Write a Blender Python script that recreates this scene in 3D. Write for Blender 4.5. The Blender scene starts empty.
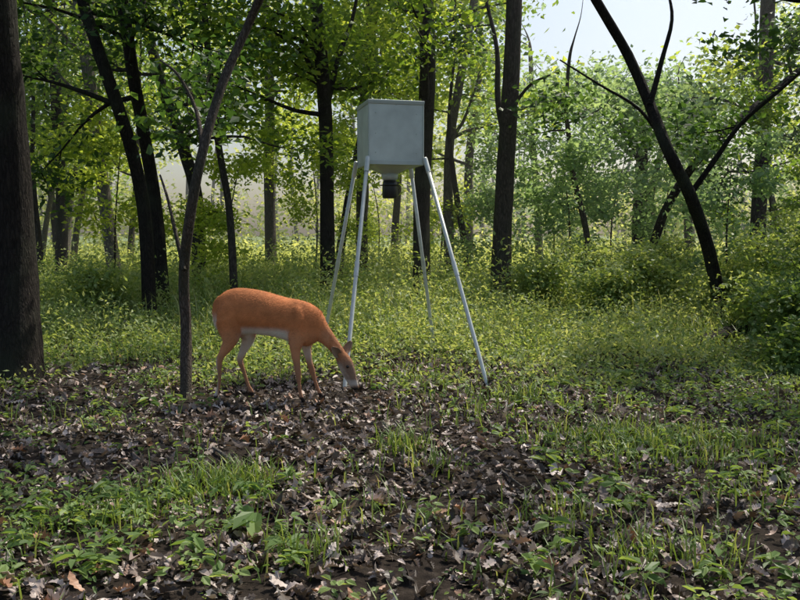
import bpy, math, random
import numpy as np
from mathutils import Vector
rng=np.random.default_rng(11); random.seed(5)
scene=bpy.context.scene
F=858.0; H=1.3; PIT=math.atan(65/858)
# ---------- noise / terrain ----------
_g=np.random.default_rng(3).random((256,256))
def vn(x,y):
    x=np.asarray(x,float);y=np.asarray(y,float)
    xi=np.floor(x).astype(int);yi=np.floor(y).astype(int);fx=x-xi;fy=y-yi
    fx=fx*fx*(3-2*fx);fy=fy*fy*(3-2*fy)
    a=_g[xi&255,yi&255];b=_g[(xi+1)&255,yi&255];c=_g[xi&255,(yi+1)&255];d=_g[(xi+1)&255,(yi+1)&255]
    return (a*(1-fx)+b*fx)*(1-fy)+(c*(1-fx)+d*fx)*fy
def fbm(x,y): return vn(x,y)*.55+vn(x*2.1+9,y*2.1+5)*.3+vn(x*4.3+3,y*4.3+1)*.15
def ss(x,a,b):
    t=np.clip((np.asarray(x,float)-a)/(b-a),0,1);return t*t*(3-2*t)
def ht(x,y):
    x=np.asarray(x,float);y=np.asarray(y,float)
    return 0.012*np.clip(y-9,0,45)+0.05*(vn(x*.9+50,y*.9+50)-.5)+.02*(vn(x*3+20,y*3+70)-.5)+.10*(vn(x*.2+5,y*.2+5)-.5)*ss(y,8,14)
fw=np.array([0,math.cos(PIT),-math.sin(PIT)]);up=np.array([0,math.sin(PIT),math.cos(PIT)])
def ray(px,py): return np.array([(px-400)/F,0,0])+(300-py)/F*up+fw
def P(px,py,d):
    r=ray(px,py);t=d/r[1];return np.array([r[0]*t,d,H+r[2]*t])
def G(px,py):
    r=ray(px,py);t=np.linspace(1,90,12000);q=np.outer(t,r);z=H+q[:,2]
    i=np.argmax(z<ht(q[:,0],q[:,1]));return np.array([q[i,0],q[i,1],float(ht(q[i,0],q[i,1]))])
# ---------- mesh builder ----------
class B:
    def __init__(s): s.V=[];s.Fc=[];s.M=[];s.R=[];s.S=[];s.n=0
    def add(s,V,Fc,mi,r,sm=False):
        V=np.asarray(V,np.float32).reshape(-1,3);Fc=np.asarray(Fc,np.int64).reshape(-1,4)
        s.V.append(V);s.Fc.append(Fc+s.n);s.M.append(np.full(len(Fc),mi,np.int32))
        s.R.append(np.broadcast_to(np.asarray(r,np.float32),(len(V),)));s.S.append(np.full(len(Fc),sm));s.n+=len(V)
    def build(s,name,mats):
        V=np.concatenate(s.V);Fc=np.concatenate(s.Fc);me=bpy.data.meshes.new(name)
        me.vertices.add(len(V));me.vertices.foreach_set('co',V.ravel())
        me.loops.add(Fc.size);me.loops.foreach_set('vertex_index',Fc.ravel().astype(np.int32))
        me.polygons.add(len(Fc));me.polygons.foreach_set('loop_start',np.arange(0,Fc.size,4,dtype=np.int32))
        for m in mats: me.materials.append(m)
        me.polygons.foreach_set('material_index',np.concatenate(s.M))
        me.polygons.foreach_set('use_smooth',np.concatenate(s.S))
        a=me.attributes.new('rnd','FLOAT','POINT');a.data.foreach_set('value',np.concatenate(s.R))
        me.update(calc_edges=True)
        o=bpy.data.objects.new(name,me);scene.collection.objects.link(o);return o
def nrm(v): return v/(np.linalg.norm(v,axis=-1,keepdims=True)+1e-9)
KITE=(np.array([(0,0,0),(.4,.5,.06),(1,0,-.08),(.4,-.5,.06)]),np.array([[0,1,2,3]]))
OV=(np.array([(0,0,0),(.3,.45,.09),(.7,.36,.06),(1,0,-.12),(.7,-.36,.06),(.3,-.45,.09)]),np.array([[0,3,2,1],[0,5,4,3]]))
_w=[.03,.22,.17,.33,.24,.44,.28,.36,.16,.02];_x=[0,.12,.22,.34,.44,.57,.68,.8,.92,1]
LOBE=(np.array([(x,0,0) for x in _x]+[(x+.03*w,w,.25*w) for x,w in zip(_x,_w)]+[(x-.03*w,-w,.25*w) for x,w in zip(_x,_w)]),
      np.array([[i,i+1,i+11,i+10] for i in range(9)]+[[i+1,i,i+20,i+21] for i in range(9)]))
def leaves(b,C,L,asp,upw,tpl,mi,rnd,curl=0,direc=None):
    N=len(C)
    if N==0:return
    L=np.broadcast_to(np.asarray(L,float),(N,))
    n=rng.normal(size=(N,3));n=nrm(n)+np.array([0,0,upw]);n=nrm(n)
    t=rng.normal(size=(N,3)) if direc is None else direc
    t=nrm(t-n*(t*n).sum(1,keepdims=True));bt=np.cross(n,t)
    T,Fc=tpl;k=len(T)
    cu=rng.normal(size=(N,1))*curl;cv=rng.normal(size=(N,1))*curl
    z=T[None,:,2]+cu*(T[None,:,0]-.5)**2*2+cv*T[None,:,1]**2*3
    V=C[:,None,:]+L[:,None,None]*(t[:,None,:]*(T[None,:,0,None]-.3)+bt[:,None,:]*T[None,:,1,None]*asp+n[:,None,:]*z[:,:,None])
    FF=(Fc[None]+ (np.arange(N)*k)[:,None,None])
    b.add(V,FF,mi,np.repeat(np.broadcast_to(rnd,(N,)),k))
def smoothpts(pts,rad,m=4):
    pts=np.asarray(pts,float);rad=np.asarray(rad,float)
    if len(pts)<3: return pts,rad
    e=np.vstack([2*pts[0]-pts[1],pts,2*pts[-1]-pts[-2]]);o=[];r=[]
    for i in range(len(pts)-1):
        p0,p1,p2,p3=e[i:i+4]
        for j in range(m):
            t=j/m;o.append(.5*((2*p1)+(-p0+p2)*t+(2*p0-5*p1+4*p2-p3)*t*t+(-p0+3*p1-3*p2+p3)*t**3));r.append(rad[i]*(1-t)+rad[i+1]*t)
    o.append(pts[-1]);r.append(rad[-1]);return np.array(o),np.array(r)
def tube(b,pts,rad,n=8,mi=0,rough=0.0,m=4,rnd=.5):
    p,r=smoothpts(pts,rad,m);k=len(p)
    t=nrm(np.gradient(p,axis=0));ref=np.array([0.31,1,0.1]);u=nrm(np.cross(t,ref));v=np.cross(t,u)
    a=np.linspace(0,2*math.pi,n,endpoint=False)
    rr=r[:,None]*(1+rough*(rng.random((1,n))-.5)*1.2+rough*(rng.random((k,n))-.5)*.8)
    V=p[:,None,:]+rr[:,:,None]*(np.cos(a)[None,:,None]*u[:,None,:]+np.sin(a)[None,:,None]*v[:,None,:])
    i=np.arange(k-1)[:,None]*n;j=np.arange(n)[None];j2=(j+1)%n
    Fc=np.stack([i+j,i+j2,i+n+j2,i+n+j],-1)
    b.add(V,Fc,mi,rnd,True)
# ---------- materials ----------
def newmat(name):
    m=bpy.data.materials.new(name);m.use_nodes=True;nt=m.node_tree;nt.nodes.clear()
    out=nt.nodes.new('ShaderNodeOutputMaterial');return m,nt,out
def ramp(nt,stops):
    r=nt.nodes.new('ShaderNodeValToRGB');e=r.color_ramp.elements
    while len(e)<len(stops): e.new(.5)
    for q,(p,c) in zip(e,stops): q.position=p;q.color=(*c,1)
    return r
def leafmat(name,stops,trans=.45,tb=1.8,rough=.5,spec=True):
    m,nt,out=newmat(name);N=nt.nodes;Lk=nt.links.new
    a=N.new('ShaderNodeAttribute');a.attribute_name='rnd'
    r=ramp(nt,stops);Lk(a.outputs['Fac'],r.inputs[0])
    df=N.new('ShaderNodeBsdfPrincipled');df.inputs['Roughness'].default_value=rough
    df.inputs['Specular IOR Level'].default_value=.35 if spec else .1
    Lk(r.outputs[0],df.inputs['Base Color'])
    tr=N.new('ShaderNodeBsdfTranslucent');mx=N.new('ShaderNodeMix');mx.data_type='RGBA';mx.blend_type='MULTIPLY';mx.inputs[0].default_value=1
    mx.inputs[7].default_value=(tb*1.15,tb,tb*.5,1);Lk(r.outputs[0],mx.inputs[6]);Lk(mx.outputs[2],tr.inputs[0])
    ms=N.new('ShaderNodeMixShader');ms.inputs[0].default_value=trans
    Lk(df.outputs[0],ms.inputs[1]);Lk(tr.outputs[0],ms.inputs[2]);Lk(ms.outputs[0],out.inputs[0]);return m
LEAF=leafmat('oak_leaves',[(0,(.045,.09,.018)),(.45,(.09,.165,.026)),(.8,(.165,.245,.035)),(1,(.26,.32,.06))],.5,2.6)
LEAFD=leafmat('shade_tinted_leaves',[(0,(.015,.042,.013)),(.6,(.04,.09,.024)),(1,(.085,.15,.03))],.45,2.1)  # darker copy of the leaf material, shade put into its colour
LEAFB=leafmat('haze_tinted_leaves',[(0,(.10,.18,.11)),(.6,(.19,.30,.19)),(1,(.30,.41,.27))],.5,2.2)  # distance haze painted into a paler, bluish leaf colour
LEAFY=leafmat('sunlit_tinted_leaves',[(0,(.13,.20,.035)),(.5,(.24,.33,.065)),(1,(.38,.44,.12))],.55,2.4)  # brighter leaf copy, sunlit background glow put into the colour
LEAFP=leafmat('sunlit_pale_leaves',[(0,(.24,.31,.10)),(.5,(.38,.45,.18)),(1,(.5,.55,.28))],.5,1.9)  # far sunlit brightness painted in as a very pale leaf colour
HERB=leafmat('herb_leaves',[(0,(.045,.10,.022)),(.5,(.12,.20,.055)),(1,(.27,.36,.13))],.4,2.0)
WEED=leafmat('weed_leaves',[(0,(.10,.165,.045)),(.5,(.22,.31,.10)),(1,(.42,.48,.24))],.4,2.0)
GRASS=leafmat('grass_blades',[(0,(.07,.13,.025)),(.6,(.17,.25,.07)),(1,(.42,.44,.22))],.35,1.9)
LITTER=leafmat('dry_leaves',[(0,(.022,.017,.014)),(.3,(.09,.066,.05)),(.6,(.29,.225,.19)),(.88,(.54,.46,.42)),(1,(.36,.17,.08))],.08,1.0,.45)
def bark(name,c0,c1,sc=1.0):
    m,nt,out=newmat(name);N=nt.nodes;Lk=nt.links.new
    tc=N.new('ShaderNodeTexCoord');mp=N.new('ShaderNodeMapping');mp.inputs['Scale'].default_value=(14*sc,14*sc,3.0*sc);Lk(tc.outputs['Object'],mp.inputs[0])
    v=N.new('ShaderNodeTexVoronoi');v.feature='DISTANCE_TO_EDGE';v.inputs['Scale'].default_value=2.2
    n=N.new('ShaderNodeTexNoise');n.inputs['Scale'].default_value=2.5;n.inputs['Detail'].default_value=8
    Lk(mp.outputs[0],n.inputs[0])
    ad=N.new('ShaderNodeVectorMath');ad.operation='ADD';Lk(mp.outputs[0],ad.inputs[0]);Lk(n.outputs['Color'],ad.inputs[1]);Lk(ad.outputs[0],v.inputs['Vector'])
    mu=N.new('ShaderNodeMath');mu.operation='MULTIPLY_ADD';mu.inputs[1].default_value=1.5;Lk(v.outputs['Distance'],mu.inputs[0]);
    n2=N.new('ShaderNodeMath');n2.operation='MULTIPLY_ADD';n2.inputs[1].default_value=.9;n2.inputs[2].default_value=-.2;Lk(n.outputs[0],n2.inputs[0]);Lk(n2.outputs[0],mu.inputs[2])
    r=ramp(nt,[(0.05,c0),(.75,c1)]);Lk(mu.outputs[0],r.inputs[0])
    n3=N.new('ShaderNodeTexNoise');n3.inputs['Scale'].default_value=2.;Lk(tc.outputs['Object'],n3.inputs[0])
    mx=N.new('ShaderNodeMix');mx.data_type='RGBA';r2=ramp(nt,[(.5,(0,0,0)),(.7,(.5,.5,.5))]);Lk(n3.outputs[0],r2.inputs[0]);Lk(r2.outputs[0],mx.inputs[0]);Lk(r.outputs[0],mx.inputs[6]);mx.inputs[7].default_value=(.05,.06,.035,1)
    bs=N.new('ShaderNodeBsdfPrincipled');bs.inputs['Roughness'].default_value=.9;bs.inputs['Specular IOR Level'].default_value=.2;Lk(mx.outputs[2],bs.inputs[0])
    bp=N.new('ShaderNodeBump');bp.inputs['Strength'].default_value=.9;bp.inputs['Distance'].default_value=.03;Lk(mu.outputs[0],bp.inputs['Height']);Lk(bp.outputs[0],bs.inputs['Normal'])
    Lk(bs.outputs[0],out.inputs[0]);return m
BARKD=bark('dark_bark',(.008,.006,.005),(.036,.029,.024))
BARKM=bark('oak_bark',(.018,.014,.011),(.11,.09,.075))
BARKL=bark('grey_bark',(.05,.045,.04),(.24,.21,.18))
BARKT=bark('rough_bark',(.018,.013,.010),(.20,.16,.13),1.8)
def plain(name,c,rough=.5,metal=0,nz=.15,sc=8,bump=0):
    m,nt,out=newmat(name);N=nt.nodes;Lk=nt.links.new
    tc=N.new('ShaderNodeTexCoord');n=N.new('ShaderNodeTexNoise');n.inputs['Scale'].default_value=sc;n.inputs['Detail'].default_value=7;Lk(tc.outputs['Object'],n.inputs[0])
    r=ramp(nt,[(.3,tuple(x*(1-nz) for x in c)),(.7,tuple(min(1,x*(1+nz)) for x in c))]);Lk(n.outputs[0],r.inputs[0])
    bs=N.new('ShaderNodeBsdfPrincipled');bs.inputs['Roughness'].default_value=rough;bs.inputs['Metallic'].default_value=metal;Lk(r.outputs[0],bs.inputs[0])
    if bump:
        bp=N.new('ShaderNodeBump');bp.inputs['Strength'].default_value=bump;bp.inputs['Distance'].default_value=.01;Lk(n.outputs[0],bp.inputs['Height']);Lk(bp.outputs[0],bs.inputs['Normal'])
    Lk(bs.outputs[0],out.inputs[0]);return m
# ---------- ground ----------
def greenmask(x,y):
    n=fbm(x*1.1+3,y*1.1+8)-.5;yy=y+3.4*(fbm(x*.7+61,y*.7+33)-.5)
    g=.38+ss(yy,7.6,11.5)*.75+ss(x,1.2,2.8)*.45*ss(y,4.0,5.5)+.5*np.exp(-((x+1.15)**2/.6+(y-3.9)**2/.3))+.4*np.exp(-((x-.05)**2/.05+(y-5.4)**2/.1))
    g+=.2*np.exp(-((x-1.2)**2/.4+(y-3.6)**2/.3))-.34*np.exp(-((x+1.3)**2/2.6+(y-6.1)**2/1.5))-.34*np.exp(-((x-.25)**2/.5+(y-5.2)**2/6))
    return np.clip(g+n*1.15,0,1)
def grid(xs,ys):
    X,Y=np.meshgrid(xs,ys);V=np.stack([X,Y,ht(X,Y)],-1).reshape(-1,3);nx=len(xs);ny=len(ys)
    i=np.arange(ny-1)[:,None]*nx+np.arange(nx-1)[None];return V,np.stack([i,i+1,i+nx+1,i+nx],-1).reshape(-1,4)
gm,nt,out=newmat('forest_floor');N=nt.nodes;Lk=nt.links.new
tc=N.new('ShaderNodeTexCoord')
n1=N.new('ShaderNodeTexNoise');n1.inputs['Scale'].default_value=14;n1.inputs['Detail'].default_value=9;n1.inputs['Roughness'].default_value=.7;Lk(tc.outputs['Object'],n1.inputs[0])
r1=ramp(nt,[(.3,(.012,.009,.008)),(.55,(.036,.028,.022)),(.75,(.11,.088,.072))]);Lk(n1.outputs[0],r1.inputs[0])
r2=ramp(nt,[(.3,(.10,.15,.04)),(.7,(.26,.33,.12))]);Lk(n1.outputs[0],r2.inputs[0])
at=N.new('ShaderNodeAttribute');at.attribute_name='rnd'
mx=N.new('ShaderNodeMix');mx.data_type='RGBA';Lk(at.outputs['Fac'],mx.inputs[0]);Lk(r1.outputs[0],mx.inputs[6]);Lk(r2.outputs[0],mx.inputs[7])
bs=N.new('ShaderNodeBsdfPrincipled');bs.inputs['Roughness'].default_value=.95;bs.inputs['Specular IOR Level'].default_value=.1;Lk(mx.outputs[2],bs.inputs[0])
bp=N.new('ShaderNodeBump');bp.inputs['Strength'].default_value=1;bp.inputs['Distance'].default_value=.03;Lk(n1.outputs[0],bp.inputs['Height']);Lk(bp.outputs[0],bs.inputs['Normal']);Lk(bs.outputs[0],out.inputs[0])
b=B()
xs=np.concatenate([[-400,-200,-100,-60],np.arange(-40,-8,1.),np.arange(-8,8,.12),np.arange(8,41,1.),[60,100,200,400]])
ys=np.concatenate([[-100,-40,-20,-10,-5],np.arange(-2,14,.12),np.arange(14,60,1.),[80,130,250,500]])
V,Fc=grid(xs,ys);b.add(V,Fc,0,ss(V[:,1],10,15)*.9,True);b.build('ground',[gm])
def scatter(n,x0,x1,y0,y1,wid=.62):
    y=y0+(y1-y0)*rng.random(n)**1.0;x=(rng.random(n)*2-1)*(y*wid+1.2)
    return x,y
def litter():
    b=B()
    x,y=scatter(46000,0,0,2.3,10.5);g=greenmask(x,y);k=rng.random(len(x))<(1.1-.6*g)*(.2+1.1*fbm(x*2+30,y*2));x=x[k];y=y[k]
    C=np.stack([x,y,ht(x,y)+.006+rng.random(len(x))*.03],-1)
    leaves(b,C,.03+.07*rng.random(len(x))**1.6,.6,1.4,LOBE,0,np.clip(rng.beta(1.0,1.15,len(x)),0,.985),.4)
    x,y=scatter(20000,0,0,9.5,16);k=rng.random(len(x))<.6-.3*greenmask(x,y);x=x[k];y=y[k]
    C=np.stack([x,y,ht(x,y)+.01+rng.random(len(x))*.03],-1)
    leaves(b,C,.08+.06*rng.random(len(x)),.7,1.6,KITE,0,rng.beta(1.4,1.7,len(x)),.3)
    b.build('leaf_litter',[LITTER])
litter()
# ---------- herbs ----------
def herbs():
    b=B()
    x,y=scatter(17000,0,0,2.4,11);g=greenmask(x,y);k=rng.random(len(x))<g**1.7*.8;x=x[k];y=y[k];n=len(x)
    h=.02+.12*rng.random(n)*(.4+.9*g[k]);kk=rng.integers(4,10,n);tot=kk.sum();i=np.repeat(np.arange(n),kk)
    a=rng.random(tot)*6.283;rr=(.01+.06*rng.random(tot));z=h[i]*(.45+.6*rng.random(tot))
    C=np.stack([x[i]+np.cos(a)*rr,y[i]+np.sin(a)*rr,ht(x[i],y[i])+z],-1);D=np.stack([np.cos(a),np.sin(a),-.1+0*a],-1)
    pr=rng.random(n)[i]*.75+rng.random(tot)*.25;L=(.018+.042*rng.random(n)**1.8)[i]
    leaves(b,C,L,.6,1.8,OV,0,pr,.1,D)
    big=[(255,535,.15),(245,500,.10),(290,485,.09),(150,410,.10),(175,408,.1),(205,408,.08),(470,545,.08),(110,500,.10),(120,560,.10),(545,470,.1),(620,520,.1),(430,520,.08),(70,530,.11),(560,390,.12),(620,380,.14),(680,420,.12)]
    big+=[(random.uniform(20,300),random.uniform(480,590),random.uniform(.05,.10)) for _ in range(18)]+[(random.uniform(520,790),random.uniform(400,590),random.uniform(.05,.11)) for _ in range(26)]
    for (px,py,s) in big:
        p=G(px,py);m=9;a=rng.random(m)*6.283
        C=p+np.stack([np.cos(a)*s*.35,np.sin(a)*s*.35,.04+.06*rng.random(m)],-1);D=np.stack([np.cos(a),np.sin(a),0*a],-1)
        leaves(b,C,s*(.6+.5*rng.random(m)),.5,3,OV,0,.3+.5*rng.random(m),.08,D)
    b.build('ground_plants',[HERB])
    b=B()
    for (n0,y0,y1,hh,L0) in [(36000,7.2,14,.50,.055),(38000,13,24,.85,.08),(24000,22,41,.7,.15)]:
        x,y=scatter(n0,0,0,y0,y1);g=greenmask(x,y);nn=fbm(x*.8+77,y*.8+12);k=rng.random(n0)<np.clip(g*1.0-.35+(nn-.35)*1.6,0,1)*(1-.6*(y<9)*(1-g));x=x[k];y=y[k];nn=nn[k];g=g[k];n=len(x)
        h=hh*(.15+1.5*nn**1.4)*(.3+1.1*rng.random(n)**1.5)*(.3+.7*ss(y+2*(nn-.5),7.5,11));i=np.repeat(np.arange(n),4);t=len(i)
        a=rng.random(t)*6.283;rr=.13*rng.random(t)*hh/.5
        C=np.stack([x[i]+np.cos(a)*rr,y[i]+np.sin(a)*rr,ht(x[i],y[i])+h[i]*(.15+.9*rng.random(t))],-1)
        leaves(b,C,L0*(.5+.9*rng.random(t)),.45,.9,KITE,0 if y0<20 else 1,np.clip(nn[i]*.5+.7*rng.random(t)-.02,0,1),.1)
    b.build('undergrowth',[WEED,LEAFP])
herbs()
def grass():
    b=B()
    x,y=scatter(40000,0,0,2.6,12);g=greenmask(x,y);k=rng.random(len(x))<np.clip((fbm(x*1.7+4,y*1.7+44)-.42)*3,0,1)*(.25+.75*g);x=x[k];y=y[k]
    tx=[];ty=[]
    for px,py,s,m in [(400,450,.12,140),(200,495,.25,420),(240,485,.16,220),(590,440,.3,300),(640,450,.4,300),(560,520,.2,120),(690,445,.4,300),(120,520,.15,150),(430,470,.1,60),(520,400,.2,150),(300,560,.15,120),(650,560,.2,160)]:
        p=G(px,py);tx.append(p[0]+rng.normal(size=m)*s*.7);ty.append(p[1]+rng.normal(size=m)*s*.6)
    x2,y2=scatter(50000,0,0,8.0,24);k=rng.random(len(x2))<np.clip((fbm(x2*.9+14,y2*.9+4)-.36)*4,0,1)*ss(y2+2*(fbm(x2,y2)-.5),7.5,10);x2=x2[k];y2=y2[k]
    x=np.concatenate([x]+tx+[x2]);y=np.concatenate([y]+ty+[y2]);n=len(x)
    h=.05+.13*rng.random(n)**1.8+.12*ss(y,8,11)+.45*rng.random(n)**2*ss(y,9,12);a=rng.random(n)*6.283;ln=h*(.2+.7*rng.random(n))
    base=np.stack([x,y,ht(x,y)],-1);d=np.stack([np.cos(a),np.sin(a),0*a],-1);s=np.stack([-np.sin(a),np.cos(a),0*a],-1)*(.0018+.0018*rng.random(n)+.0003*y)[:,None]
    z=np.array([0,0,1.])
    m1=base+d*(ln*.35)[:,None]+z*(h*.65)[:,None];m2=base+d*ln[:,None]+z*(h*.9)[:,None]
    V=np.stack([base-s,base+s,m1+s*.8,m1-s*.8,m2+s*.12,m2-s*.12],1);Fc=np.array([[0,1,2,3],[3,2,4,5]])[None]+(np.arange(n)*6)[:,None,None]
    b.add(V,Fc,0,np.repeat(np.clip(rng.random(n)*.8+.25*ss(y,8,12),0,1),6));b.build('grass',[GRASS])
grass()
# ---------- trees ----------
def glade(p):
    x,y,z=p[...,0],p[...,1],p[...,2]
    s=x/np.maximum(y,.1);e=(z-H)/np.maximum(y,.1);w=(vn(x*.8+11,z*.8+y*.3)-.5)*.06
    return (y>3)&(s>.14+w)&(s<.41+w)&(e>.185+w)
def crown(b,tips,per,sp,L0,mi,flat=.55,filt=True):
    tips=np.array(tips)
    if len(tips)==0:return
    if filt: tips=tips[~glade(tips)]
    if len(tips)==0:return
    n=len(tips);i=np.repeat(np.arange(n),per);t=len(i)
    o=rng.normal(size=(t,3))*sp;o[:,2]*=flat
    C=tips[i]+o
    rc=rng.random(n)[i]*.6+rng.random(t)*.4
    leaves(b,C,L0*(.6+.7*rng.random(t)),.62,1.1,KITE,mi,rc,.15)
def branchset(b,p,r,zmin,nb,Lb,n=5):
    tips=[];idx=[i for i in range(len(p)) if p[i][2]>zmin]
    if not idx:return tips
    for k in range(nb):
        i=random.choice(idx);a=random.random()*6.283;el=random.uniform(-.15,.6);l=Lb*random.uniform(.5,1.2)
        d=np.array([math.cos(a)*math.cos(el),math.sin(a)*math.cos(el),math.sin(el)])
        pts=[p[i]];q=p[i].copy();dd=d.copy()
        for s in range(4):
            dd=nrm(dd+rng.normal(size=3)*.22+np.array([0,0,.04]));q=q+dd*l/4;pts.append(q.copy())
            if s>=1:
                for _ in range(2):
                    e=nrm(dd+rng.normal(size=3)*.8);ll=l*random.uniform(.15,.35);q2=q+e*ll
                    if not glade(q2): tube(b,[q,q+e*ll*.5+rng.normal(size=3)*.03,q2],[r[i]*.12+.004,.005,.002],3,0,m=1)
                    tips+= [q2,q+e*ll*.55]
        if glade(pts[-1]): tips=[t for t in tips if not glade(t)]
        r0=min(r[i]*.5,.05)
        if not glade(pts[2]): tube(b,pts,[r0,r0*.75,r0*.5,r0*.3,.004],n,0,m=2)
        tips.append(q)
    return tips
def tree(name,px,d,w,bk,lf,top=None,zmin=2.6,nb=14,Lb=2.2,per=26,sp=.28,L0=.12,extra=None,seg=12,flare=1.35):
    b=B();w0,w1=w;n=len(px);pts=[]
    if top is None: top=H+.30*d+.6
    for k,(x,y) in enumerate(px): pts.append(P(x,y,d+ (0.12*d*.2)*math.sin(k*1.3)*(k>0)))
    g=float(ht(pts[0][0],pts[0][1]));pts[0][2]=g-.02
    rad=[(w0+(w1-w0)*k/(n-1))*.5*d/F for k in range(n)]
    pts=[pts[0]-np.array([0,0,.2])]+[pts[0]]+[pts[0]*.88+pts[1]*.12]+pts[1:];rad=[rad[0]*flare*1.15,rad[0]*flare,rad[0]*1.03]+rad[1:]
    t=nrm(pts[-1]-pts[-2])
    while pts[-1][2]<top:
        t=nrm(t+np.array([0,0,.25])+rng.normal(size=3)*.1);pts.append(pts[-1]+t*.8);rad.append(rad[-1]*.8)
    for f in (.5,.2,.05):
        t=nrm(t+rng.normal(size=3)*.2);pts.append(pts[-1]+t*.35);rad.append(rad[-1]*.5)
    tube(b,pts,rad,seg,0,.10)
    p,r=smoothpts(pts,rad,4)
    for e in (extra or []):
        ep=[P(x,y,d+dz) for x,y,dz in e[0]];er=[e[1]*.5*d/F*(1-.6*k/(len(ep)-1)) for k in range(len(ep))]
        tube(b,ep,er,8,0,.08);q,_=smoothpts(ep,er,2)
        if len(e)>2 and e[2]:
            tips=branchset(b,q,_,0,e[2],1.2);crown(b,tips,per,sp,L0,1)
    tips=branchset(b,p,r,zmin,nb,Lb)
    crown(b,tips,per,sp,L0,1)
    return b.build(name,[bk,lf])
T='oak_tree'
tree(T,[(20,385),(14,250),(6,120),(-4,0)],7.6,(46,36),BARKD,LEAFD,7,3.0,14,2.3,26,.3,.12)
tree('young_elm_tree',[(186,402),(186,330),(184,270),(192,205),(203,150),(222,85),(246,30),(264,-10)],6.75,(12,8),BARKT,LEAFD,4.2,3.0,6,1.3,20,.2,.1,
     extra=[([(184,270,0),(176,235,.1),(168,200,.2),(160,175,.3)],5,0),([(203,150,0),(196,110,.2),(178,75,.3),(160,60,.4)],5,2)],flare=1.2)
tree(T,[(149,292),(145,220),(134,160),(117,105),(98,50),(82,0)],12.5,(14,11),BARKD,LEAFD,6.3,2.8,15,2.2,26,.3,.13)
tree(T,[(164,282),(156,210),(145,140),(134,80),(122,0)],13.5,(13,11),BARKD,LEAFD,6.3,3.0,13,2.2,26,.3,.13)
tree(T,[(116,262),(106,210),(99,160),(92,100),(80,20)],19,(14,11),BARKL,LEAF,None,3.2,12,2.6,26,.35,.14)
tree(T,[(199,265),(197,200),(184,150),(170,110),(150,40)],18,(14,10),BARKD,LEAF,None,3.2,12,2.4,26,.35,.14)
tree(T,[(235,283),(230,215),(221,160),(214,110),(205,20)],13.6,(8,6),BARKM,LEAF,5.3,2.8,8,1.6,24,.3,.12)
tree(T,[(328,273),(327,200),(326,130),(322,70),(316,0)],15,(15,12),BARKD,LEAF,6.2,3.2,12,2.2,26,.34,.13,
     extra=[([(326,110,0),(338,60,.3),(352,20,.5),(360,-20,.8)],7,3),([(324,90,0),(300,50,-.3),(270,30,-.5)],6,3)])
tree(T,[(271,250),(270,205),(269,160),(270,110),(268,30)],24,(12,9),BARKM,LEAFY,None,3.6,13,2.8,26,.4,.16)
tree(T,[(422,272),(422,200),(426,120),(428,60),(426,0)],15.5,(18,15),BARKD,LEAF,6.2,3.3,11,2.2,26,.34,.13)
tree(T,[(362,262),(362,200),(364,120),(372,20)],20,(12,10),BARKM,LEAFY,None,3.4,11,2.5,26,.36,.14)
tree(T,[(450,262),(448,200),(450,140),(460,80),(474,0)],19,(11,8),BARKL,LEAF,None,3.4,11,2.5,26,.36,.14)
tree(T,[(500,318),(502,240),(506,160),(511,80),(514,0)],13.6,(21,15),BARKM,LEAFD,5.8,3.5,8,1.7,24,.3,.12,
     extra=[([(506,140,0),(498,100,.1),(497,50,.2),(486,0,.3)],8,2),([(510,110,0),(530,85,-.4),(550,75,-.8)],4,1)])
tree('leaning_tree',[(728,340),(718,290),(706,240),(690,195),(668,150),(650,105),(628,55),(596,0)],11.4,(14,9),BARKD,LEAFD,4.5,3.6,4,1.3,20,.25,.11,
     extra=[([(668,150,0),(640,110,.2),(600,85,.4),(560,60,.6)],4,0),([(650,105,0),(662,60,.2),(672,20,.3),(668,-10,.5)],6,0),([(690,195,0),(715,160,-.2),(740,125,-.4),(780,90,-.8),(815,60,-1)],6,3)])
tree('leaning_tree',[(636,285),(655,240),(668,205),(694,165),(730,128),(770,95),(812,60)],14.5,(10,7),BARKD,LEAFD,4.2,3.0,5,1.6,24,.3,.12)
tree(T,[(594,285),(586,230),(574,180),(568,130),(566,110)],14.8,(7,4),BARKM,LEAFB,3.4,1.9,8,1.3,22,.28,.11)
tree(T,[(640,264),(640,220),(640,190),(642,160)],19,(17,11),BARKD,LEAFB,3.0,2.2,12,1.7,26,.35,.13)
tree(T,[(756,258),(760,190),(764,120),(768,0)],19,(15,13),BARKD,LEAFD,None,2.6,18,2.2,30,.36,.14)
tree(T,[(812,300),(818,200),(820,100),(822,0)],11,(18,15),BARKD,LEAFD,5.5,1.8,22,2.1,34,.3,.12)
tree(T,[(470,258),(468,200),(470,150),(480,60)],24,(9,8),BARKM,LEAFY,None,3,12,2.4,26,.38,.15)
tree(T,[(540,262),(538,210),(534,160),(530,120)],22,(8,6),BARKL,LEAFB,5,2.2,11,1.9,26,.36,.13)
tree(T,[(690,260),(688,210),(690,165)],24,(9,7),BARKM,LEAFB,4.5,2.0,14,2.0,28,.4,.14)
tree(T,[(60,264),(62,210),(58,130),(52,20)],20,(12,10),BARKD,LEAF,None,2.8,14,2.6,28,.36,.14)
for k in range(22):
    d=random.uniform(19,28);s=random.uniform(-.75,.75);x0=s*d
    inglade=.12<s<.43
    px=400+s*F;h0=235+ (H-float(ht(x0,d)))*F/d
    w=random.uniform(5,10);l=random.uniform(-14,14)
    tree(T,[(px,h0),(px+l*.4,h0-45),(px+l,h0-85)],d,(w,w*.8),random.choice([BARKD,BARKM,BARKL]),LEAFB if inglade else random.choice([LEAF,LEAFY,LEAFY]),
         3.8 if inglade else None,1.6 if inglade else 2.6,10,2.2,26,.42,.17,seg=7)
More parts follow.
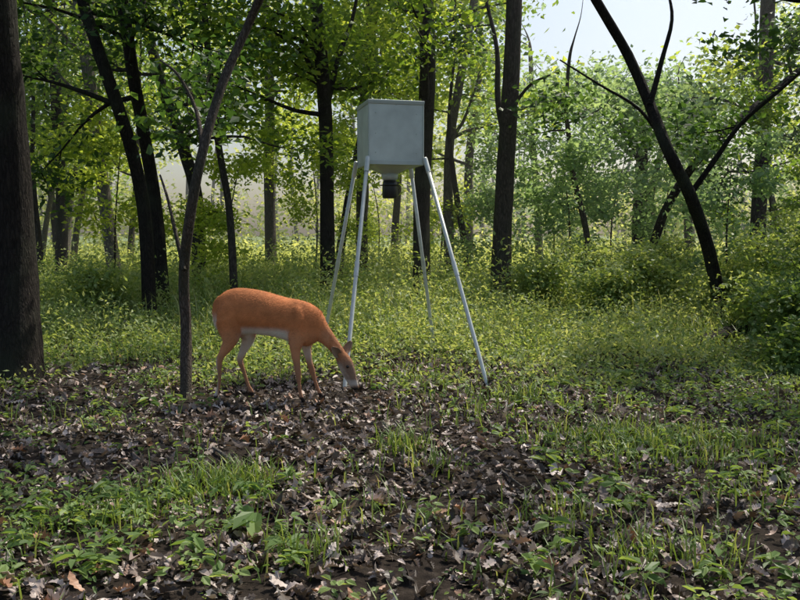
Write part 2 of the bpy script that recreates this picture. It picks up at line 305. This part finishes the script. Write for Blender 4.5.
def sapling(x,d,h,lf,n=9,per=26,L0=.10,nm='sapling',lo=.25):
    b=B();g=float(ht(x,d));p=[np.array([x,d,g-.05]),np.array([x+random.uniform(-.1,.1),d,g+h*.5]),np.array([x+random.uniform(-.3,.3),d+random.uniform(-.2,.2),g+h])]
    rr=[.022,.016,.006];tube(b,p,rr,5,0);q,r=smoothpts(p,rr,5)
    tips=branchset(b,q,r,g+h*lo,n,h*.4,3);crown(b,tips,per,.16,L0,1,.6);b.build(nm,[BARKM,lf])
for (x,d,h,lf) in [(-6.5,12,2.6,LEAFY),(-5.0,15,3.0,LEAFY),(-3.1,16,2.7,LEAFY),(-1.9,19,3.2,LEAFY),(2.9,15,2.6,LEAFB),(4.1,16.5,3.0,LEAFB),(3.4,19,3.3,LEAFB),(5.2,13.5,2.4,LEAFB),(5.6,18,3.4,LEAFB),(6.9,16,3.3,LEAF),(7.4,13,2.8,LEAFD),(.9,20,3,LEAFY),(5.4,9.6,1.9,LEAFD),(-8.2,14,3.2,LEAF),(2.2,17.5,3.2,LEAFB),(-.6,23,3.0,LEAFY)]:
    sapling(x,d,h,lf)
SHR=[(2.2,13.2,.7),(3.0,12.4,.7),(3.9,12.8,.9),(4.6,12.0,.8),(5.3,11.3,1.0),(4.7,10.6,.6),(2.9,14.4,.8),(5.9,12.6,1.2),(4.3,14.3,1.0),(-5.6,12,.9),(-4.5,12.8,.7),(-6.3,11,.8)]
for (x,d,h) in SHR: sapling(x,d,h,WEED,12,20,.07,'shrub',.15)
for (x,d,h) in [(4.3,9.0,.7),(4.9,9.6,.9),(4.5,8.2,.6),(3.9,8.0,.45)]: sapling(x,d,h,HERB,12,20,.07,'shrub',.15)
def unseen_shade_tree(x,y,zc,R,ncl,per=34,lean=(0,0)):
    b=B();g=float(ht(x,y));p=[np.array([x,y,g-.2]),np.array([x,y,g+1.5]),np.array([x+lean[0]*.25,y+lean[1]*.25,zc*.7]),np.array([x+lean[0],y+lean[1],zc+.6])]
    tube(b,p,[.22,.17,.13,.04],12,0,.1);q,r=smoothpts(p,[.22,.17,.13,.04],5)
    c=np.array([x+lean[0],y+lean[1],zc]);tips=[]
    for k in range(ncl):
        v=rng.normal(size=3);v=v/np.linalg.norm(v)*R*rng.random()**.4;v[2]*=.4;t=c+v;tips.append(t)
        s=q[-random.randint(1,8)];
        if k%3==0: tube(b,[s,(s+t)/2+np.array([0,0,.3]),t],[.045,.025,.006],4,0,m=2)
    crown(b,tips,per,.32,.13,1,.5,False);b.build(T,[BARKM,LEAFD])  # built under the oak name, but added out of view for its shade
# unseen trees added out of frame to shade the clearing's right and left margins
unseen_shade_tree(7.2,6.8,6.0,1.8,42,lean=(-1.5,.2));unseen_shade_tree(-6.2,7.0,6.2,1.6,34,lean=(3.2,1.0));unseen_shade_tree(6.4,3.4,6,1.5,28,lean=(-.8,1.4))
# distant mass
b=B()
for k in range(60):
    d=random.uniform(41,54);x=random.uniform(-.75,.75)*d;g=float(ht(x,d));hh=6.5 if .1<x/d<.43 else 12
    tube(b,[np.array([x,d,g-.2]),np.array([x+random.uniform(-.4,.4),d,g+3]),np.array([x+random.uniform(-1,1),d,g+hh])],[random.uniform(.1,.2),.1,.03],6,0,m=2)
n=1250;d=rng.uniform(43,54,n);x=rng.uniform(-.8,.8,n)*d;z=ht(x,d)+.8+rng.random(n)**.9*14
t=np.stack([x,d,z],-1);keep=(fbm(x*.25+40,z*.35+8)>.45);t=t[keep]
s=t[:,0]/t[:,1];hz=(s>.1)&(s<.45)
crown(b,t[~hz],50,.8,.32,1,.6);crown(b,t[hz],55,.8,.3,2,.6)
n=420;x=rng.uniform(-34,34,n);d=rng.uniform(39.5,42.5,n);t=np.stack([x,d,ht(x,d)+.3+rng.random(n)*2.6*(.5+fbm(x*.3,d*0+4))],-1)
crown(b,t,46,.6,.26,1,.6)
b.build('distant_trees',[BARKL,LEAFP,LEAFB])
# ---------- fallen wood ----------
b=B()
def stick(a,c,r,bend=.05):
    p=G(*a);q=G(*c);p[2]+=r;q[2]+=r*1.2;m=(p+q)/2+np.array([rng.normal()*bend,rng.normal()*bend,.02]);tube(b,[p,m,q],[r,r*.85,r*.5],6,0,.15)
for a,c,r in [((262,432),(302,418),.008),((385,462),(412,492),.008),((330,455),(300,470),.006),((500,470),(540,500),.007),((210,560),(265,548),.008),((420,430),(470,425),.006),((90,430),(140,445),.01),((560,560),(610,545),.008),((350,520),(372,560),.006),((205,445),(240,470),.012),((440,400),(480,412),.006),((60,470),(110,462),.008),((330,500),(300,520),.005)]: stick(a,c,r)
b.build('fallen_twigs',[BARKL])
b=B();p=G(700,350);q=G(745,338);p[2]+=.06;q[2]+=.1;tube(b,[p-(q-p)*.02,p,(p+q)/2+np.array([0,0,.03]),q,q+(q-p)*.02],[.005,.07,.085,.07,.005],10,0,.25);b.build('fallen_log',[BARKD])
# ---------- feeder ----------
GAL=plain('galvanized_steel',(.56,.61,.56),.45,.12,.16,5);GALL=plain('steel_pipe',(.62,.65,.61),.4,.25,.12,20);BLK=plain('black_plastic',(.015,.015,.016),.4);LIDM=plain('lid_steel',(.46,.51,.47),.4,.2,.1,6)
emp=bpy.data.objects.new('deer_feeder',None);scene.collection.objects.link(emp)
FC=np.array([-.10,8.5,0]);th=math.radians(14);W=.265
def rot(x,y): return np.array([FC[0]+x*math.cos(th)-y*math.sin(th),FC[1]+x*math.sin(th)+y*math.cos(th)])
def prism(name,rings,mat,bev=.006,cap=True):
    V=[];Fs=[]
    for (w,z) in rings:
        for sx,sy in((-1,-1),(1,-1),(1,1),(-1,1)):
            r=rot(sx*w,sy*w);V.append((r[0],r[1],z))
    for k in range(len(rings)-1):
        for j in range(4): Fs.append((4*k+j,4*k+(j+1)%4,4*k+4+(j+1)%4,4*k+4+j))
    if cap: Fs.append((3,2,1,0));n=4*(len(rings)-1);Fs.append((n,n+1,n+2,n+3))
    me=bpy.data.meshes.new(name);me.from_pydata(V,[],Fs);me.materials.append(mat);o=bpy.data.objects.new(name,me);scene.collection.objects.link(o);o.parent=emp
    m=o.modifiers.new('b','BEVEL');m.width=bev;m.segments=2;return o
Z0,Z1=1.985,2.56
prism('hopper',[(.05,Z0-.10),(.20,Z0-.012),(W-.003,Z0),(W,Z0+.01),(W,Z1)],GAL)
prism('lid',[(W+.008,Z1-.025),(W+.012,Z1-.0),(W+.012,Z1+.012),(W-.03,Z1+.02)],LIDM,.004)
prism('rim',[(W+.006,Z0-.018),(W+.006,Z0+.022)],LIDM,.003)
b=B()
for sx,sy in((-1,-1),(1,-1),(1,1),(-1,1)):
    r=rot(sx*(W+.001),sy*(W+.001));tube(b,[np.array([r[0],r[1],Z0+.02]),np.array([r[0],r[1],Z1-.02])],[.007,.007],6,0)
for sx,z in((-.2,2.08),(.2,2.08),(-.2,2.45),(.2,2.45),(0,2.53),(-.2,2.26),(.2,2.26)):
    r=rot(sx,-W);r2=rot(sx,-W-.005);tube(b,[np.array([*r,z]),np.array([*r2,z]),np.array([*rot(sx,-W-.0055),z])],[.005,.005,.0005],6,0,m=1)
o=b.build('seams_and_bolts',[LIDM]);o.parent=emp
feet=[G(344,390),G(489,387),G(435,351),G(321,352)]
corners=[(-1,-1),(1,-1),(1,1),(-1,1)]
for k,(f,(sx,sy)) in enumerate(zip(feet,corners)):
    r=rot(sx*(W+.014),sy*(W+.014));top=np.array([r[0],r[1],Z0+.05]);f=f.copy();f[2]-=.04
    dv=nrm(top-f);b=B();tube(b,[f,(f+top)/2,top,top+dv*.002],[.019,.019,.019,.0005],12,0,m=1)
    tube(b,[f+(top-f)*.5-dv*.07,f+(top-f)*.5+dv*.07],[.0225,.0225],12,0)
    tube(b,[top-dv*.16,top-dv*.01],[.024,.024],10,0)
    o=b.build('leg_%d'%(k+1),[GALL]);o.parent=emp
b=B();c=np.array([FC[0],FC[1],0]);z=np.array([0,0,1.])
def col(rs,mi=0,n=20,cx=c): tube(b,[cx+z*zz for _,zz in rs],[r for r,_ in rs],n,mi,0,m=1)
col([(.001,Z0-.085),(.085,Z0-.085),(.075,Z0-.14),(.055,Z0-.15)],1)
col([(.055,Z0-.15),(.066,Z0-.155),(.074,Z0-.20),(.074,Z0-.31),(.066,Z0-.325),(.001,Z0-.327)],0)
col([(.001,Z0-.195),(.105,Z0-.195),(.105,Z0-.201),(.001,Z0-.202)],0)
o=b.build('spinner_motor',[BLK,GAL]);o.parent=emp
# ---------- deer ----------
S=131.0;BX,BY=0,6.58
def D(px,py,lat=0): return np.array([(px-270)/S,lat,(406-py)/S])
parts=[]
def loft(rings,n=20):
    V=[];Fs=[];a=np.linspace(0,2*math.pi,n,endpoint=False)
    for c,u,v in rings:
        for t in a: V.append(tuple(c+u*math.cos(t)+v*math.sin(t)))
    for k in range(len(rings)-1):
        for j in range(n): Fs.append((k*n+j,k*n+(j+1)%n,(k+1)*n+(j+1)%n,(k+1)*n+j))
    Fs.append(tuple(range(n))[::-1]);m=(len(rings)-1)*n;Fs.append(tuple(range(m,m+n)));parts.append((V,Fs))
def limb(pts,rad,lat=1.0,m=4):
    p,r=smoothpts(pts,rad,m);t=nrm(np.gradient(p,axis=0));y=np.array([0,1.,0]);R=[]
    for i in range(len(p)):
        u=nrm(np.cross(y,t[i]));w=nrm(np.cross(t[i],u));R.append((p[i],u*r[i],w*r[i]*lat))
    loft(R,16)
tr=[(215.5,308,322,.03),(217,301,333,.07),(221,295.5,340,.10),(228,292,343,.118),(238,290.5,339,.13),(250,291.5,337,.136),(262,293.5,338,.138),(275,297,340,.138),(288,300.5,344,.13),(298,302,347,.12),(307,304.5,349,.108),(314,308,346,.092),(320,313,341,.073),(325,320,337,.045)]
tp,_=smoothpts([(a,b_,c_) for a,b_,c_,_ in tr],[d_ for *_,d_ in tr],3)
loft([(D(a,(t_+b_)/2),np.array([0,0,(b_-t_)/2/S]),np.array([0,w,0])) for (a,t_,b_),w in zip(tp,_)],28)
limb([D(302,323),D(314,328),D(323,336),D(332,346),D(340,356)],[.13,.10,.068,.051,.043],.8)
limb([D(338,354),D(342,360),D(346,366),D(349.5,373),D(352.5,381),D(355,388),D(356.5,393)],[.035,.052,.054,.045,.033,.027,.02],.8)
limb([D(340,364),D(345,373),D(350,384),D(353,391)],[.03,.034,.024,.014],.7)
def ell(c,rx,ry,rz,tilt=0,n=14):
    R=[]
    for k in range(n):
        t=-1+2*(k+.5)/n;s=math.sqrt(1-t*t);ax=np.array([math.cos(tilt),0,math.sin(tilt)]);az=np.array([-math.sin(tilt),0,math.cos(tilt)])
        R.append((c+ax*rx*t,az*rz*s,np.array([0,ry*s,0])))
    loft(R,16)
for s in(-1,1):
    ell(D(230,320,s*.072),.10,.068,.15,-.1);ell(D(301,326,s*.07),.07,.06,.15,.2)
near,far=-1,1
def leg(pts,rad,lats,s): limb([D(x,y,s*l) for (x,y),l in zip(pts,lats)],rad,.8)
leg([(229,322),(231,335),(229,346),(222,357),(219,365),(219.5,378),(218,391),(215.5,398),(215,403)],[.108,.086,.05,.029,.026,.0155,.0145,.0175,.0165],[.06,.075,.085,.09,.09,.09,.09,.09,.09],near)
leg([(236,322),(242,334),(243,344),(237,357),(234,366),(238,378),(242,391),(245.5,398),(247,403)],[.105,.084,.05,.029,.026,.0155,.0145,.0175,.0165],[.06,.075,.085,.09,.09,.09,.09,.09,.09],far)
leg([(300,328),(298,342),(297,354),(298.5,366),(299.5,375),(300.5,386),(302,397),(304,401),(305,404)],[.09,.06,.036,.026,.0245,.015,.0155,.018,.0165],[.06,.08,.09,.09,.09,.09,.09,.09,.09],near)
leg([(300,328),(303,342),(304,353),(306,365),(309,375),(312,386),(315.5,396),(318,401),(319,404)],[.09,.06,.036,.026,.0245,.015,.0155,.018,.0165],[.06,.08,.09,.09,.09,.09,.09,.09,.09],far)
limb([D(219,300),D(214.5,306),D(213,316),D(214,327),D(215,333)],[.022,.026,.028,.02,.006],1.1)
V=[];Fs=[]
for v,f in parts:
    o0=len(V);V+=v;Fs+=[tuple(i+o0 for i in q) for q in f]
me=bpy.data.meshes.new('tmp');me.from_pydata(V,[],Fs);tmp=bpy.data.objects.new('tmp',me);scene.collection.objects.link(tmp)
m=tmp.modifiers.new('r','REMESH');m.mode='VOXEL';m.voxel_size=.008
m=tmp.modifiers.new('s','SMOOTH');m.factor=.5;m.iterations=4
dg=bpy.context.evaluated_depsgraph_get();me2=bpy.data.meshes.new_from_object(tmp.evaluated_get(dg));bpy.data.objects.remove(tmp)
nv=len(me2.vertices);co=np.empty(nv*3);me2.vertices.foreach_get('co',co);co=co.reshape(-1,3)
no=np.empty(nv*3);me2.vertices.foreach_get('normal',no);no=no.reshape(-1,3)
def deercol(co,no):
    px=co[:,0]*S+270;py=406-co[:,2]*S;lat=co[:,1]
    n=(.6*fbm(co[:,0]*9+20,co[:,2]*9+30)+.4*fbm(co[:,0]*30+2,co[:,2]*30+3))[:,None];c=np.array([.56,.20,.072])*(0.6+.8*n)
    def mix(c,t,w): return c*(1-w[:,None])+np.array(t)*w[:,None]
    c=mix(c,(.36,.13,.05),ss(306-py,0,14)*ss(px,222,235)*.5)
    c=mix(c,(.38,.19,.10),ss(px,318,335)*.7)
    c=mix(c,(.6,.31,.17),ss(py,326,341)*.5*(px<330))
    bel=ss(-no[:,2],.1,.6)*ss(py,326,335)*ss(px,236,246)*(1-ss(px,286,298));c=mix(c,(.82,.78,.72),bel)
    low=ss(py,348,372);c=mix(c,(.33,.17,.10),low*.8*(px<330))
    inner=(px<330)*ss(py,336,346)*(1-ss(py,356,372))*np.where(lat>0,ss(-no[:,1],.1,.6),ss(no[:,1],.1,.6))*(np.abs(lat)<.12);c=mix(c,(.7,.62,.54),inner*.8)
    c=mix(c,(.8,.75,.68),(1-ss(px,215,219))*ss(py,312,328)*.8)
    hd=px>337;c=mix(c,(.25,.175,.13),hd*ss(py,356,370)*.85)
    c=mix(c,(.6,.54,.48),hd*ss(-no[:,0],.1,.6)*ss(py,362,370)*.8)
    c=mix(c,(.55,.5,.45),hd*ss(py,381,384)*(1-ss(py,386,389))*.8)
    c=mix(c,(.015,.012,.011),hd*ss(py,388,391))
    c=mix(c,(.02,.015,.012),(px<330)*ss(py,397.5,399.5))
    return c
def vcol(me,c):
    a=me.color_attributes.new('fur_col','FLOAT_COLOR','POINT');a.data.foreach_set('color',np.hstack([c,np.ones((len(c),1))]).astype(np.float32).ravel())
vcol(me2,deercol(co,no))
fm,nt,out=newmat('deer_fur');N=nt.nodes;Lk=nt.links.new
at=N.new('ShaderNodeAttribute');at.attribute_name='fur_col';bs=N.new('ShaderNodeBsdfPrincipled');bs.inputs['Roughness'].default_value=.75;bs.inputs['Specular IOR Level'].default_value=.2
tc=N.new('ShaderNodeTexCoord');mp=N.new('ShaderNodeMapping');mp.inputs['Scale'].default_value=(60,120,120);n=N.new('ShaderNodeTexNoise');n.inputs['Scale'].default_value=1;n.inputs['Detail'].default_value=5
Lk(tc.outputs['Object'],mp.inputs[0]);Lk(mp.outputs[0],n.inputs[0]);bp=N.new('ShaderNodeBump');bp.inputs['Strength'].default_value=.6;bp.inputs['Distance'].default_value=.006;Lk(n.outputs[0],bp.inputs['Height']);Lk(bp.outputs[0],bs.inputs['Normal'])
Lk(at.outputs['Color'],bs.inputs[0]);Lk(bs.outputs[0],out.inputs[0])
me2.materials.clear();me2.materials.append(fm);me2.polygons.foreach_set('use_smooth',np.ones(len(me2.polygons),bool))
deer=bpy.data.objects.new('white_tailed_deer',None);scene.collection.objects.link(deer)
body=bpy.data.objects.new('body',me2);scene.collection.objects.link(body);body.parent=deer
idx=rng.choice(nv,min(nv*2,70000));o_=rng.normal(size=(len(idx),3))*.003;p=co[idx]+o_;nn=no[idx];p=p-nn*(o_*nn).sum(1,keepdims=True)
py=406-p[:,2]*S;px=p[:,0]*S+270;k=(py<396)&~((px>337)&(py>386));p=p[k];nn=nn[k];idx=idx[k];px=px[k];py=py[k]
flow=np.where((px>322)[:,None],np.array([-.6,0,.6]),np.array([-.8,0,-.45]));flow=np.where(((py>350)&(px<330))[:,None],np.array([-.2,0,-1.]),flow)
d=nrm(flow-nn*(flow*nn).sum(1,keepdims=True)+nn*.25+rng.normal(size=p.shape)*.12);w=nrm(np.cross(d,nn))*.001;l=(.008+.007*rng.random(len(p)))[:,None]*np.where((py>350)&(px<330),.45,1)[:,None]
V=np.stack([p-w-nn*.002,p+w-nn*.002,p+d*l+w*.2,p+d*l-w*.2],1);b=B();b.add(V,np.arange(len(p)*4).reshape(-1,4),0,.5)
hair=b.build('coat_hair',[fm]);c=deercol(co,no)[idx]*(.6+.8*rng.random((len(idx),1)));vcol(hair.data,np.repeat(np.clip(c,0,1),4,axis=0));hair.parent=deer
EARO=plain('ear_fur',(.22,.14,.09),.8);EARI=plain('inner_ear',(.5,.44,.4),.8);EYE=plain('eye',(.01,.007,.005),.1)
def ear(base,tip,side,nm):
    base=np.array(base);tip=np.array(tip);ax=nrm(tip-base);L=np.linalg.norm(tip-base);wd=nrm(np.cross(ax,side));V=[];Fs=[];K=9;M=7
    for i in range(K):
        t=i/(K-1);w=.038*math.sin(math.pi*min(1,(t*.85+.12)))**.7*(1-.2*t)
        for j in range(M):
            u=-1+2*j/(M-1);V.append(base+ax*L*t+wd*w*u+side*(-.022*(1-u*u)*(1-t*.6)))
    for i in range(K-1):
        for j in range(M-1): a=i*M+j;Fs.append((a,a+1,a+M+1,a+M))
    me=bpy.data.meshes.new(nm);me.from_pydata([tuple(v) for v in V],[],Fs);me.materials.append(EARO);me.materials.append(EARI);o=bpy.data.objects.new(nm,me);scene.collection.objects.link(o)
    s=o.modifiers.new('s','SOLIDIFY');s.thickness=.005;s.material_offset=1;s2=o.modifiers.new('ss','SUBSURF');s2.render_levels=1;s2.levels=1
    me.polygons.foreach_set('use_smooth',np.ones(len(me.polygons),bool));o.parent=deer
ear(D(341,358,-.035),D(335,348.0,-.13),nrm(np.array([.5,-.6,-.1])),'ear_left')
ear(D(343,357,.03),D(350,345,.11),nrm(np.array([.6,-.7,.1])),'ear_right')
def ball(nm,c,r,mat):
    bpy.ops.mesh.primitive_uv_sphere_add(radius=r,location=tuple(c),segments=16,ring_count=10);o=bpy.context.object;o.name=nm;o.data.materials.append(mat);bpy.ops.object.shade_smooth();o.parent=deer
for s in(-1,1): ball('eye_%s'%('near' if s<0 else 'far'),D(348.2,368.5,s*.035),.0125,EYE)
deer.location=((270-400)/S,BY,float(ht(-1,BY))+.01);deer.rotation_euler=(0,0,math.radians(-5))
# ---------- haze in the woods ----------
bpy.ops.mesh.primitive_cube_add(size=1,location=(0,40,6));hz=bpy.context.object;hz.name='morning_haze';hz.scale=(110,56,13)
hm,nt,out=newmat('haze');vs=nt.nodes.new('ShaderNodeVolumeScatter');vs.inputs['Density'].default_value=.006;vs.inputs['Anisotropy'].default_value=.6;vs.inputs['Color'].default_value=(.98,1,.96,1)
nt.links.new(vs.outputs[0],out.inputs['Volume']);hz.data.materials.append(hm)
# ---------- light ----------
SV=Vector((.36,.42,.80)).normalized();el=math.asin(SV.z);az=math.atan2(SV.x,SV.y)
wd=bpy.data.worlds.new('World');scene.world=wd;wd.use_nodes=True;nt=wd.node_tree
sk=nt.nodes.new('ShaderNodeTexSky');sk.sky_type='NISHITA';sk.sun_disc=False;sk.sun_elevation=el;sk.sun_rotation=az;sk.dust_density=3;sk.air_density=1.2
bg=nt.nodes['Background'];nt.links.new(sk.outputs[0],bg.inputs[0]);bg.inputs[1].default_value=.15
sl=bpy.data.lights.new('sun','SUN');sl.energy=5;sl.angle=math.radians(.5);sl.color=(1,.94,.82);so=bpy.data.objects.new('sun',sl);scene.collection.objects.link(so);so.rotation_euler=SV.to_track_quat('Z','Y').to_euler();so.location=(5,-5,12)
cam=bpy.data.cameras.new('camera');cam.sensor_width=36;cam.lens=F/800*36;cam.clip_end=2000;cam.clip_start=.05
co_=bpy.data.objects.new('camera',cam);scene.collection.objects.link(co_);co_.location=(0,0,H);co_.rotation_euler=(math.pi/2-PIT,0,0);scene.camera=co_
scene.view_settings.view_transform='Standard';scene.view_settings.look='None';scene.view_settings.exposure=0;scene.view_settings.gamma=1
